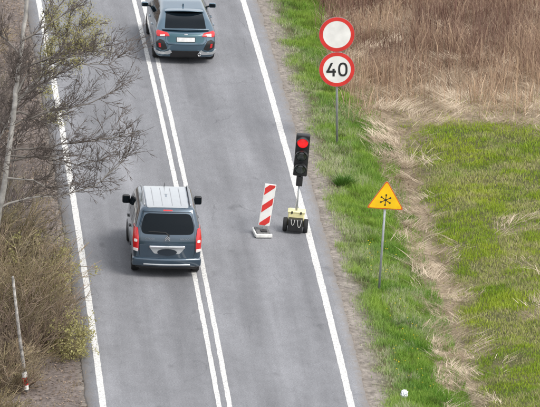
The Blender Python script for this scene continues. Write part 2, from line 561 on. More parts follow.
me.polygons.foreach_set("use_smooth", np.ones(len(me.polygons), dtype=bool))
tag(link_mesh("ground", me, M['ground']), kind="structure")

# road ribbon
def ribbon(name, rl, rr_, z, ys, jl, jr, ncross, m, parent, skirt=0.0, seed=0):
    ys = np.asarray(ys)
    L_ = rl + (vnoise(ys * 0, ys, .45, 60 + seed) - .5) * 2 * jl + (vnoise(ys * 0, ys, .13, 61 + seed) - .5) * jl
    R_ = rr_ + (vnoise(ys * 0 + 9, ys, .45, 62 + seed) - .5) * 2 * jr + (vnoise(ys * 0 + 9, ys, .13, 63 + seed) - .5) * jr
    cols_ = []
    t = np.linspace(0, 1, ncross)
    rs = L_[:, None] * (1 - t) + R_[:, None] * t
    zz = np.full_like(rs, z)
    if skirt:
        rs = np.concatenate([rs[:, :1] - .03, rs, rs[:, -1:] + .03], 1)
        zz = np.concatenate([zz[:, :1] - skirt, zz, zz[:, -1:] - skirt], 1)
    Yg = np.repeat(ys[:, None], rs.shape[1], 1)
    Xg = rs + cx(Yg)
    V = np.stack([Xg, Yg, zz], -1).reshape(-1, 3)
    a, b = rs.shape
    i, j = np.meshgrid(np.arange(a - 1), np.arange(b - 1), indexing='ij')
    q = np.stack([i * b + j, i * b + j + 1, (i + 1) * b + j + 1, (i + 1) * b + j], -1).reshape(-1, 4)
    me = raw_mesh(name, V, q.ravel(), np.arange(len(q)) * 4, np.full(len(q), 4))
    uv = me.uv_layers.new(name="lane")
    li = q.ravel()
    uv.data.foreach_set("uv", np.stack([rs.reshape(-1)[li], Yg.reshape(-1)[li]], -1).astype(np.float32).ravel())
    return link_mesh(name, me, m, parent)
ysr = np.concatenate([np.arange(-400, -30, 10), np.arange(-30, 45, .1), np.arange(45, 401, 10)])
road = ribbon("road", -3.38, 3.58, 0.0, ysr, .03, .035, 24, M['asphalt'], None, skirt=.09)
tag(road, kind="structure")
ribbon("edge_line", -3.08, -2.92, .004, ysr, .007, .007, 3, M['paint'], road, seed=4)
ribbon("edge_line", 3.07, 3.24, .004, ysr, .007, .007, 3, M['paint'], road, seed=8)
ribbon("centre_line", -.195, -.07, .004, ysr, .007, .007, 3, M['paint'], road, seed=12)
ribbon("centre_line", .07, .195, .004, ysr, .007, .007, 3, M['paint'], road, seed=16)

# ------------------------------------------------------------------ ground cover (nobody could count it)
def blades(name, P, h, wd, az, lean, col, m, tipcol=None, curve=.35):
    n = len(P)
    fa = RNG.random(n) * math.pi
    side = np.stack([np.cos(fa), np.sin(fa) * .6, np.zeros(n)], -1) * (wd / 2)[:, None]
    ld = np.stack([np.cos(az), np.sin(az), np.zeros(n)], -1)
    hz = np.sqrt(np.clip(1 - lean ** 2, .02, 1)) * h
    mid = P + ld * (lean * h * curve)[:, None]; mid[:, 2] += hz * .6
    tip = P + ld * (lean * h)[:, None]; tip[:, 2] += hz
    base = P.copy(); base[:, 2] -= .02
    V = np.stack([base - side, base + side, mid - side * .75, mid + side * .75, tip], 1).reshape(-1, 3)
    k = np.arange(n) * 5
    quads = np.stack([k, k + 1, k + 3, k + 2], -1)
    tris = np.stack([k + 2, k + 3, k + 4], -1)
    loops = np.concatenate([quads.ravel(), tris.ravel()])
    starts = np.concatenate([np.arange(n) * 4, 4 * n + np.arange(n) * 3])
    tot = np.concatenate([np.full(n, 4), np.full(n, 3)])
    tc = col if tipcol is None else tipcol
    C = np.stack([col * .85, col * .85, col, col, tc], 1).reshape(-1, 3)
    me = raw_mesh(name, V, loops, starts, tot, C)
    return tag(link_mesh(name, me, m), kind="stuff")

def scatter(n, r0, r1, y0, y1, clump=0.0, per=8):
    if clump > 0:
        k = n // per
        a = RNG.random(k) * (r1 - r0) + r0; b = RNG.random(k) * (y1 - y0) + y0
        r = np.repeat(a, per) + RNG.normal(0, clump, k * per); y = np.repeat(b, per) + RNG.normal(0, clump, k * per)
    else:
        r = RNG.random(n) * (r1 - r0) + r0; y = RNG.random(n) * (y1 - y0) + y0
    return r, y
def at(r, y):
    x = r + cx(y)
    return np.stack([x, y, terrain(x, y)], -1)

Y0, Y1 = -27, 40
# bright green verge
r, y = scatter(250000, 3.8, 6.3, -24, 34, .05, 10)
st = band_straw(r, y)
pat = fbm(r, y, 1.1, 71); pale = sstep(.52, .64, fbm(r, y * .7, .9, 75))
edge = sstep(3.72, 4.75, r + (pat - .5) * 1.3)
keep = (RNG.random(len(r)) < (.08 + .92 * edge ** 1.2) * (1 - st * .9)) & (r > 3.72)
r, y, pat, pale, edge = r[keep], y[keep], pat[keep], pale[keep], edge[keep]
n = len(r)
col = mixc((.08, .225, .024), (.27, .41, .06), np.clip(pat * 1.3 - .1 + RNG.normal(0, .16, n), 0, 1))
ye = np.clip(pale * .65 * (RNG.random(n) < .55) + (1 - edge) * 1.0 * RNG.random(n), 0, 1)
ps = np.maximum(np.exp(-((r - 4.6) ** 2 + ((y - 4.2) * .6) ** 2) / .22), np.exp(-((r - 4.45) ** 2 + ((y + 4.6) * .6) ** 2) / .2))
ye = np.clip(ye + ps * .8 * (RNG.random(n) < .6), 0, 1)
col = mixc(col, (.50, .49, .34), ye)
dk = sstep(.6, .75, fbm(r, y, .55, 79)) * .45
col = col * (1 - dk)[:, None]
h = (.09 + .17 * RNG.random(n)) * (.45 + .9 * vnoise(r, y, .5, 83)) * (.35 + .65 * edge)
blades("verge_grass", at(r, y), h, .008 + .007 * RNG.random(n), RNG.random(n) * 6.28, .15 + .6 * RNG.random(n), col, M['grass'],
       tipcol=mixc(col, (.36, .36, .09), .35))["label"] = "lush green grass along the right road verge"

# field beyond the ditch: short yellow-green turf
r, y = scatter(250000, 6.6, 13.6, Y0, 13, .11, 9)
st = band_straw(r, y)
keep = RNG.random(len(r)) < (1 - st * .9) * (.6 + .5 * vnoise(r, y, .45, 85))
r, y = r[keep], y[keep]; n = len(r)
pat = fbm(r, y, 1.4, 91)
col = mixc((.15, .275, .014), (.41, .475, .045), np.clip(pat * 1.15 - .05 + RNG.normal(0, .15, n), 0, 1))
col = mixc(col, (.46, .40, .23), np.clip(sstep(.42, .66, fbm(r, y, .8, 95)) * .8 * RNG.random(n) * 1.5, 0, .9))
h = (.05 + .10 * RNG.random(n)) * (.55 + .8 * vnoise(r, y, .6, 97))
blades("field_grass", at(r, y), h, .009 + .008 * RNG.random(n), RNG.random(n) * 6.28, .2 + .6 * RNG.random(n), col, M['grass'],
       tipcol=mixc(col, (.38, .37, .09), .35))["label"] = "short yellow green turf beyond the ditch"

# matted dry straw in the ditch and below the thicket
r, y = scatter(230000, 5.0, 14.5, Y0, 22, .09, 14)
st = band_straw(r, y)
keep = RNG.random(len(r)) < st * (.35 + 1.0 * vnoise(r, y, .6, 99))
r, y = r[keep], y[keep]; n = len(r)
fl = vnoise(r, y, .8, 101)
az = (fl - .5) * 3.6 + np.where(vnoise(r, y, 1.1, 103) > .5, 0, math.pi) + RNG.normal(0, .5, n)
pat = np.clip(fbm(r, y, .7, 105) * 1.2 - .1 + RNG.normal(0, .24, n), 0, 1)
pat = np.clip(pat * .75 + sstep(.42, .62, vnoise(r, y * 1.6, .42, 106)) * .4 - .1, 0, 1)
col = mixc((.24, .175, .115), (.78, .66, .51), pat)
h = (.10 + .45 * RNG.random(n) ** 1.4) * (.6 + .8 * vnoise(r, y, .9, 107))
P = at(r, y); P[:, 2] += np.abs(RNG.normal(0, .05, n)) + .22 * sstep(.35, .75, vnoise(r, y, .5, 108))
blades("dry_straw", P, h, .005 + .016 * RNG.random(n) ** 2, az, .90 + .095 * RNG.random(n), col, M['straw'], curve=.55)["label"] = "matted dry straw lying in the ditch"

# tall dead weeds behind
r, y = scatter(60000, 4.9, 15.5, 9.6, Y1, .10, 8)
pat = fbm(r, y, 1.5, 111)
keep = RNG.random(len(r)) < sstep(10.2, 15.0, y + (pat - .5) * 7 + np.clip(6.4 - r, 0, 2) * .5) * sstep(5.0, 5.6, r + (pat - .5))
r, y, pat = r[keep], y[keep], pat[keep]; n = len(r)
mixv = np.clip(pat * 1.7 - .45 + RNG.normal(0, .34, n), 0, 1)
mixv = np.clip(mixv + .45 * (1 - sstep(11.5, 16, y + (pat - .5) * 6)), 0, 1)
col = mixc((.145, .076, .060), (.53, .385, .26), mixv)
h = (.55 + .75 * RNG.random(n)) * (.55 + .75 * vnoise(r, y, 1.4, 113))
blades("dead_weeds", at(r, y), h, .006 + .022 * RNG.random(n) ** 2.2, RNG.random(n) * 6.28, (.06 + .88 * RNG.random(n) ** 1.3), col, M['straw'],
       curve=.3, tipcol=mixc(col, (.44, .34, .26), .4))["label"] = "tall brown dead weeds beyond the straw"

# sparse dry stalks on the left verge
r, y = scatter(36000, -9, -3.5, Y0, Y1, .07, 9)
keep = RNG.random(len(r)) < .15 + .8 * sstep(.45, .7, fbm(r, y, 1.1, 121)) * sstep(-3.6, -4.3, r) if False else RNG.random(len(r)) < .12 + .75 * sstep(.42, .65, fbm(r, y, 1.1, 121))
r, y = r[keep], y[keep]; n = len(r)
col = mixc((.16, .12, .08), (.34, .27, .17), RNG.random(n))
blades("dry_stalks", at(r, y), .06 + .2 * RNG.random(n), .006 + .005 * RNG.random(n), RNG.random(n) * 6.28, .4 + .55 * RNG.random(n), col, M['straw'])["label"] = "sparse dry stalks on the left verge"

# dead leaves under the trees, gravel along the shoulder
def bits(name, P, size, col, m, label, flat=True):
    n = len(P); a = RNG.random(n) * 6.28
    u = np.stack([np.cos(a), np.sin(a), RNG.normal(0, .25, n)], -1) * size[:, None]
    v = np.stack([-np.sin(a), np.cos(a), RNG.normal(0, .25, n)], -1) * (size * .6)[:, None]
    if flat:
        V = np.stack([P - u, P - v, P + u, P + v], 1); V[:, :, 2] += .015
        k = np.arange(n) * 4
        q = np.stack([k, k + 1, k + 2, k + 3], -1)
        me = raw_mesh(name, V.reshape(-1, 3), q.ravel(), np.arange(n) * 4, np.full(n, 4), np.repeat(col, 4, 0))
    else:
        t = np.zeros((n, 3)); t[:, 2] = size * .7
        V = np.stack([P - u, P - v, P + u, P + v, P + t], 1); k = np.arange(n) * 5
        f = np.stack([np.stack([k + a_, k + (a_ + 1) % 4, k + 4], -1) for a_ in range(4)], 1).reshape(-1, 3)
        me = raw_mesh(name, V.reshape(-1, 3), f.ravel(), np.arange(4 * n) * 3, np.full(4 * n, 3), np.repeat(col, 5, 0))
    o = tag(link_mesh(name, me, m), kind="stuff"); o["label"] = label
    return o
r, y = scatter(26000, -10, -3.4, Y0, Y1)
n = len(r)
bits("leaf_litter", at(r, y), .015 + .03 * RNG.random(n), mixc((.10, .07, .05), (.33, .25, .19), RNG.random(n)), M['leaf'], "brown dead leaves lying under the roadside trees")
r, y = scatter(15000, 3.5, 4.25, Y0, Y1)
n = len(r); P = at(r, y); P[:, 2] -= .004
bits("shoulder_gravel", P, .006 + .014 * RNG.random(n) ** 2, mixc((.10, .09, .085), (.25, .235, .215), RNG.random(n)), M['stone'], "grey gravel between the asphalt and the grass", flat=False)

# ================================================================== VEHICLES
def wheel(root, x, y, rad, wid, side):
    t = MB()
    mt = Matrix.Translation((x, y, rad)) @ Matrix.Rotation(R(90) * side, 4, 'Y')
    h = wid / 2
    t.lathe([(rad * .66, -h), (rad * .9, -h), (rad * .97, -h * .8), (rad, -h * .5), (rad, h * .5), (rad * .97, h * .8), (rad * .9, h), (rad * .66, h), (rad * .62, h * .7), (rad * .62, -h), (rad * .66, -h)], 32, mt)
    w_ = empty("wheel", (0, 0, 0)); w_.parent = root
    t.build("tyre", M['rubber'], w_, auto=40)
    g = MB()
    g.lathe([(.02, h * .55), (rad * .16, h * .6), (rad * .18, h * .35)], 20, mt)
    for k in range(5):
        m2 = mt @ Matrix.Rotation(2 * math.pi * k / 5, 4, 'Z')
        g.box(rad * .1, rad * .6, -.03, .03, h * .32, h * .52, m2)
    g.lathe([(rad * .55, h * .3), (rad * .58, h * .62), (rad * .635, h * .66), (rad * .635, -h * .5), (rad * .5, -h * .3), (.01, -h * .2)], 32, mt)
    g.build("rim", M['rim'], w_, auto=35)

def car_body(root, name, size, r, n, z0, deform, paint, arches):
    """rounded block -> deformed shell with four real wheel arches"""
    V, F = rounded_box(size, r, n)
    V = deform(V)
    b = MB(); b.add([tuple(p) for p in V], F)
    o = b.build(name, paint, root)
    cut = MB()
    for (x, y, rad, wd) in arches:
        s = 1 if x > 0 else -1
        cut.lathe([(0.001, -wd), (rad, -wd), (rad, wd), (0.001, wd)], 36, Matrix.Translation((x + s * wd * .35, y, rad - .02)) @ Matrix.Rotation(R(90), 4, 'Y'))
    co = cut.build("cutter", None)
    md = o.modifiers.new("arches", 'BOOLEAN'); md.object = co; md.operation = 'DIFFERENCE'; md.solver = 'EXACT'
    dg = bpy.context.evaluated_depsgraph_get(); dg.update()
    me = bpy.data.meshes.new_from_object(o.evaluated_get(dg))
    if len(me.polygons) > 200:
        me.materials.clear(); me.materials.append(paint)
        o.modifiers.clear(); o.data = me
    else:
        o.modifiers.clear()
    cm = co.data; bpy.data.objects.remove(co); bpy.data.meshes.remove(cm)
    smooth_by_angle(o.data, 38)
    return o, Skin(o.data)

# ---- blue van --------------------------------------------------------------
def build_van(loc, rz):
    root = empty("van", loc, rz)
    tag(root, "dark blue family van with roof rails driving across the double centre line", "van")
    L, W, z0 = 4.38, 1.81, .26
    topy = [-2.19, -1.9, -1.2, -.3, .35, .62, 1.38, 1.62, 2.02, 2.19]
    topz = [1.785, 1.805, 1.82, 1.82, 1.79, 1.70, 1.10, 1.02, .86, .74]
    def deform(V):
        x, y, z = V[:, 0].copy(), V[:, 1].copy(), V[:, 2].copy()
        t = (z + .77) / 1.54
        tp = sum(np.interp(y + d, topy, topz) for d in (-.1, -.05, 0, .05, .1)) / 5
        zz = z0 + t * (tp - z0)
        wf = np.interp(zz, [.26, .45, .7, .98, 1.2, 1.5, 1.83], [.93, .985, 1, 1, .965, .88, .775])
        pf = np.interp(y, [-2.19, -1.95, -1.4, 0, 1.4, 1.9, 2.19], [.965, .99, 1, 1, .98, .92, .80])
        hood = sstep(.9, 1.6, y) * sstep(.8, 1.1, zz)
        xx = x * wf * pf * (1 - .10 * hood)
        ys = np.interp(zz, [.26, .5, .9, 1.1, 1.4, 1.7, 1.83], [.03, .02, .02, .05, .15, .30, .37])
        yy = y + ys * np.clip(1 - (y + 2.19) / 1.3, 0, 1) ** 1.0
        yy = yy + .10 * (xx / .9) ** 2 * np.clip(1 - (y + 2.19) / .5, 0, 1)
        yy = yy - .22 * (xx / .9) ** 2 * np.clip(1 - (2.19 - y) / .8, 0, 1)
        rib = .0045 * np.cos(2 * math.pi * xx / .19) * (1 - sstep(.5, .56, np.abs(xx))) * sstep(-1.75, -1.6, y) * (1 - sstep(.1, .3, y)) * sstep(.9, 1, t)
        return np.stack([xx, yy, zz + rib], -1)
    ar = [(sx * .80, yy, .37, .16) for sx in (-1, 1) for yy in (-1.42, 1.31)]
    body, sk = car_body(root, "body", (W, L, 1.54), .13, (26, 60, 22), z0, deform, M['van_paint'], ar)
    for sx in (-1, 1):
        for yy in (-1.42, 1.31):
            wheel(root, sx * .785, yy, .315, .2, sx)
    # rear window, fairly upright with rounded lower corners
    ol = round_poly([(-.655, 1.155), (.655, 1.155), (.70, 1.32), (.60, 1.665), (-.60, 1.665), (-.70, 1.32)], .13)
    rw = sk.panel("rear_window", 'rear', ol, .004, M['glass'], root)
    b = MB(); b.tube([(.05, -2.165, 1.13), (-.05, -2.13, 1.22), (-.50, -2.11, 1.235)], [.018, .012, .008], 6)
    b.build("wiper", M['black'], rw)
    sk.panel("spoiler_lip", 'rear', rrect(-.64, .64, 1.70, 1.765, .03), .028, M['van_paint'], root, depth=.05)
    sk.panel("brake_light", 'rear', rrect(-.12, .12, 1.715, 1.74, .01), .033, M['red_lens'], root, depth=.02)
    sk.seam("tailgate_gap", 'rear', [(-.70, .58), (-.72, .72), (-.715, 1.30), (-.62, 1.70)], M['seam'], root, .010)
    sk.seam("tailgate_gap", 'rear', [(.70, .58), (.72, .72), (.715, 1.30), (.62, 1.70)], M['seam'], root, .010)
    # tail lamps
    for s in (-1, 1):
        poly = round_poly([(s * .745, .70), (s * .865, .74), (s * .882, 1.0), (s * .855, 1.30), (s * .775, 1.31), (s * .74, 1.05)], .04)
        tl = sk.panel("tail_light", 'rear', poly, .022, M['red_lens'], root, depth=.05, dome=.012)
        sk.panel("indicator_lens", 'rear', round_poly([(s * .775, .945), (s * .84, .945), (s * .84, 1.02), (s * .775, 1.02)], .02), .038, M['clear_lens'], tl, depth=.03)
        sk.panel("reverse_lens", 'rear', round_poly([(s * .752, .695), (s * .855, .72), (s * .858, .785), (s * .75, .785)], .02), .038, M['clear_lens'], tl, depth=.03)
    # bumper
    def bend(V):
        V = V.copy(); V[:, 1] += .13 * (V[:, 0] / .9) ** 2 + .04 * np.clip((.42 - V[:, 2]) / .15, 0, 1); return V
    bb = MB(); bb.rbox((0, -2.12, .42), (1.80, .26, .235), .05, (24, 4, 4), bend)
    bp = bb.build("rear_bumper", M['van_paint'], root, auto=50)
    def bend2(V):
        V = V.copy(); V[:, 1] += .13 * (V[:, 0] / .9) ** 2; return V
    bs = MB(); bs.rbox((0, -2.235, .378), (1.22, .06, .035), .012, (20, 2, 2), bend2)
    bs.build("bumper_strip", M['silver'], bp, auto=50)
    bl = MB(); bl.rbox((0, -2.06, .285), (1.60, .22, .09), .03, (16, 3, 2), bend2)
    bl.build("lower_valance", M['black'], bp, auto=50)
    # number plate panel: bright handle strip, pale recess, dark oval
    def bend3(V):
        V = V.copy(); V[:, 1] += .10 * (V[:, 0] / .9) ** 2; return V
    tr = MB(); tr.rbox((0, -2.185, .838), (.94, .07, .068), .025, (18, 3, 3), bend3)
    tr.build("handle_strip", M['chrome'], root, auto=50)
    pr = sk.panel("plate_recess", 'rear', round_poly([(-.33, .655), (.33, .655), (.45, .80), (-.45, .80)], .04), .004, M['silver'], root)
    ov = [(.255 * math.cos(t), .70 + .088 * math.sin(t)) for t in np.linspace(0, 2 * math.pi, 40, endpoint=False)]
    sk.panel("licence_plate", 'rear', ov, .018, M['plate_dark'], root)["label"] = "licence plate blanked by a dark oval"
    # chevron badge and lettering
    em = MB()
    for dz in (0, .048):
        for s in (-1, 1):
            em.prism([(0, 1.055 + dz + .042), (0, 1.055 + dz + .012), (s * .062, 1.02 + dz - .02), (s * .062, 1.02 + dz + .012)], -2.19, -2.135)
    em.build("badge", M['chrome'], root)
    for sx, tx, wd in ((-.46, "CITROËN", .9), (.46, "BERLINGO", .9)):
        h, nr, d = sk.hit('rear', sx, 1.045)
        text_mesh("lettering", tx, .062, M['dull'], root, (sx, h.y - .006, 1.045), (R(84), 0, -.1 if sx < 0 else .1), .003, .001, wd)
    # side glass, doors
    for ax, s in (('left', -1), ('right', 1)):
        sk.panel("side_window", ax, round_poly([(-1.72, 1.16), (-.86, 1.14), (-.86, 1.60), (-1.50, 1.62)], .07), .003, M['glass'], root)
        sk.panel("side_window", ax, round_poly([(-.76, 1.14), (.12, 1.11), (.12, 1.60), (-.76, 1.61)], .05), .003, M['glass'], root)
        sk.panel("side_window", ax, round_poly([(.22, 1.10), (1.12, 1.06), (.62, 1.50), (.22, 1.60)], .05), .003, M['glass'], root)
        for y in (-.81, .17):
            sk.seam("door_gap", ax, [(y, .42), (y, 1.70)], M['seam'], root, .010)
        sk.panel("side_moulding", ax, rrect(-.95, .95, .52, .63, .03), .014, M['black'], root, depth=.03)
        for y in (-.62, .34):
            h, nr, d = sk.hit(ax, y, .98)
            hb = MB(); hb.rbox((h.x + s * .02, y, .98), (.04, .2, .035), .012, (2, 4, 2)); hb.build("door_handle", M['black'], root, auto=50)
        mb = MB()
        mb.rbox((s * .95, .98, 1.25), (.20, .13, .23), .05, (5, 4, 5))
        mr = mb.build("door_mirror", M['black'], root, auto=50)
        a = MB(); a.tube([(s * .78, 1.02, 1.15), (s * .90, .99, 1.19)], [.02, .025], 8); a.build("mirror_arm", M['black'], mr)
        mg = MB(); mg.rbox((s * .95, .912, 1.25), (.165, .008, .18), .003, (3, 2, 3)); mg.build("mirror_glass", M['glass'], mr)
        # roof rail
        zr = lambda yy: sk.hit('top', s * .60, yy)[0].z
        rp = [(s * .60, yy, zr(yy) + d_) for yy, d_ in ((-1.62, -.01), (-1.57, .045), (-1.3, .055), (-.6, .055), (0, .055), (.22, .045), (.28, -.01))]
        rl = MB(); rl.tube(rp, .021, 8)
        rl.build("roof_rail", M['rim'], root, smooth=True)
        sk.seam("roof_gutter", 'top', [(s * .56, -1.72), (s * .57, .30)], M['seam'], root, .012)
        sk.panel("headlight", 'front', round_poly([(s * .48, .70), (s * .74, .72), (s * .76, .92), (s * .52, .84)], .04), .006, M['clear_lens'], root)
    sk.panel("windscreen", 'top', round_poly([(-.60, .60), (.60, .60), (.70, 1.30), (-.70, 1.30)], .06), .003, M['glass'], root)
    rp_ = sk.panel("roof_sheen_panel", 'top', rrect(-.535, .535, -1.76, .33, .05), .006, M['roof_sheen'], root)  # panel added over the blue roof; its pale colour imitates reflected sky
    rp_["label"] = "ribbed roof with the sky reflection put in as pale grey"
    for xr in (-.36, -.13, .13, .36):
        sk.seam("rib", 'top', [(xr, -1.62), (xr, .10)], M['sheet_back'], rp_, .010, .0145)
    b = MB(); b.tube([(0, .30, 1.79), (0, .12, 1.95)], [.01, .004], 6); b.build("aerial", M['black'], root)
    return root

# ---- teal hatchback --------------------------------------------------------
def build_hatch(loc, rz):
    root = empty("hatchback", loc, rz)
    tag(root, "pale teal blue hatchback with dark bumper vents at the top of the road", "car")
    L, W, z0 = 4.50, 1.80, .19
    topy = [-2.25, -2.10, -1.95, -1.6, -1.0, -.3, .3, .75, 1.45, 1.75, 2.1, 2.25]
    topz = [.90, .965, 1.02, 1.19, 1.36, 1.425, 1.42, 1.34, .98, .92, .78, .68]
    def deform(V):
        x, y, z = V[:, 0].copy(), V[:, 1].copy(), V[:, 2].copy()
        t = (z + .615) / 1.23
        tp = sum(np.interp(y + d, topy, topz) for d in (-.08, -.04, 0, .04, .08)) / 5
        zz = z0 + t * (tp - z0)
        wf = np.interp(zz, [.19, .35, .6, .85, .98, 1.2, 1.43], [.94, .99, 1, .99, .93, .80, .66])
        pf = np.interp(y, [-2.25, -1.9, -1.4, 0, 1.4, 1.9, 2.25], [.95, .985, 1, 1, .99, .93, .80])
        xx = x * wf * pf
        ys = np.interp(zz, [.19, .45, .62, .75, .9, 1.0], [.10, .02, .0, .05, .10, .10])
        yy = y + ys * np.clip(1 - (y + 2.25) / .8, 0, 1)
        yy = yy + .16 * (xx / .9) ** 2 * np.clip(1 - (y + 2.25) / .7, 0, 1)
        yy = yy - .25 * (xx / .9) ** 2 * np.clip(1 - (2.25 - y) / .8, 0, 1)
        return np.stack([xx, yy, zz], -1)
    ar = [(sx * .80, yy, .355, .16) for sx in (-1, 1) for yy in (-1.33, 1.37)]
    body, sk = car_body(root, "body", (W, L, 1.23), .12, (26, 60, 18), z0, deform, M['hatch_paint'], ar)
    for sx in (-1, 1):
        for yy in (-1.33, 1.37):
            wheel(root, sx * .775, yy, .325, .23, sx)
    sk.panel("rear_window", 'top', round_poly([(-.60, -1.90), (.60, -1.90), (.52, -1.12), (-.52, -1.12)], .06), .004, M['glass'], root)
    sk.panel("windscreen", 'top', round_poly([(-.54, .62), (.54, .62), (.66, 1.42), (-.66, 1.42)], .06), .003, M['glass'], root)
    sp = MB(); sp.rbox((0, -1.17, 1.375), (1.12, .26, .03), .012, (16, 4, 2), lambda V: V + np.stack([V[:, 0] * 0, .12 * (V[:, 0] / .6) ** 2, -.05 * (V[:, 0] / .6) ** 2], -1))
    sp.build("roof_spoiler", M['hatch_paint'], root, auto=50)
    s2 = MB(); s2.rbox((0, -2.03, 1.015), (1.36, .10, .035), .012, (16, 3, 2), lambda V: V + np.stack([V[:, 0] * 0, .10 * (V[:, 0] / .7) ** 2, V[:, 0] * 0 - .02 * (V[:, 0] / .7) ** 2], -1))
    s2.build("tailgate_spoiler", M['hatch_paint'], root, auto=50)
    for s in (-1, 1):
        tl = sk.panel("tail_light", 'rear', round_poly([(s * .46, .83), (s * .82, .80), (s * .845, .90), (s * .80, .955), (s * .52, .915)], .03), .014, M['red_lens'], root, depth=.04, dome=.008)
        sk.panel("reverse_lens", 'rear', round_poly([(s * .60, .83), (s * .74, .818), (s * .74, .85), (s * .60, .862)], .01), .026, M['clear_lens'], tl)
        pod = sk.panel("bumper_vent", 'rear', round_poly([(s * .52, .46), (s * .66, .42), (s * .83, .50), (s * .84, .66), (s * .74, .74), (s * .62, .70)], .03), .010, M['black'], root)
        sk.panel("reflector", 'rear', round_poly([(s * .70, .50), (s * .765, .515), (s * .775, .63), (s * .72, .62)], .012), .020, M['red_lens'], pod)
        # silver hockey-stick trim under each vent
        zf = [(s * .46, .445), (s * .53, .365), (s * .80, .375), (s * .87, .43), (s * .87, .365), (s * .80, .305), (s * .49, .30), (s * .38, .37)]
        sk.panel("bumper_trim", 'rear', round_poly(zf, .02) if s > 0 else round_poly(zf, .02), .026, M['silver'], root, depth=.05)
    sk.panel("plate_panel", 'rear', round_poly([(-.50, .66), (.50, .66), (.56, .78), (.46, .90), (-.46, .90), (-.56, .78)], .05), .003, M['hatch_dark'], root)
    sk.panel("plate_frame", 'rear', rrect(-.275, .275, .677, .818, .014), .009, M['black'], root)
    lp = sk.panel("licence_plate", 'rear', rrect(-.26, .26, .69, .805, .012), .014, M['plate'], root)
    sk.panel("diffuser", 'rear', round_poly([(-.44, .22), (.44, .22), (.40, .42), (-.40, .42)], .03), .018, M['black'], root, depth=.04)
    ex = MB(); ex.lathe([(.03, .0), (.045, .0), (.05, -.10), (.042, -.10), (.036, .02)], 20, Matrix.Translation((.40, -2.19, .335)) @ Matrix.Rotation(R(-90), 4, 'X'))
    ex.build("exhaust_tip", M['chrome'], root, smooth=True)
    bd = MB(); bd.rbox((0, -2.135, .865), (.10, .03, .075), .01, (3, 2, 3)); bd.build("badge", M['chrome'], root, auto=50)
    sk.seam("tailgate_gap", 'rear', [(-.57, .90), (-.60, .70), (-.50, .60), (.50, .60), (.60, .70), (.57, .90)], M['seam'], root, .009)
    for ax, s in (('left', -1), ('right', 1)):
        sk.panel("side_window", ax, round_poly([(-1.45, 1.05), (-.55, 1.0), (-.55, 1.27), (-1.05, 1.27)], .04), .003, M['glass'], root)
        sk.panel("side_window", ax, round_poly([(-.47, 1.0), (.35, .98), (.35, 1.30), (-.47, 1.31)], .04), .003, M['glass'], root)
        sk.panel("side_window", ax, round_poly([(.43, .98), (1.2, .95), (.72, 1.22), (.43, 1.28)], .04), .003, M['glass'], root)
        for y in (-.51, .39):
            sk.seam("door_gap", ax, [(y, .36), (y, 1.32)], M['seam'], root, .009)
        for y in (-.75, .18):
            h, nr, d = sk.hit(ax, y, .86)
            hb = MB(); hb.rbox((h.x + s * .018, y, .86), (.036, .2, .03), .01, (2, 4, 2)); hb.build("door_handle", M['hatch_paint'], root, auto=50)
        mb = MB(); mb.rbox((s * .99, .92, 1.01), (.20, .12, .14), .04, (5, 4, 5)); mr = mb.build("door_mirror", M['hatch_paint'], root, auto=50)
        a = MB(); a.tube([(s * .80, .95, .95), (s * .92, .93, .98)], [.03, .025], 8); a.build("mirror_arm", M['black'], mr)
        mg = MB(); mg.rbox((s * .99, .858, 1.01), (.15, .008, .10), .003, (3, 2, 3)); mg.build("mirror_glass", M['glass'], mr)
        sk.panel("headlight", 'front', round_poly([(s * .45, .60), (s * .72, .64), (s * .74, .72), (s * .48, .68)], .02), .006, M['clear_lens'], root)
    fin = MB(); fin.prism([(0, 0), (.2, 0), (.03, .07), (0, .07)], -.02, .02, Matrix.Translation((0, -.75, 1.395)) @ Matrix.Rotation(R(90), 4, 'Z'))
    fin.build("roof_fin", M['hatch_paint'], root, bevel=.006)
    return root

build_van((-0.91 + .02, -7.46 + 2.19 - .02, 0.0), R(-.35))
build_hatch((0.82, 14.70 + 2.25, 0.0), R(.8))

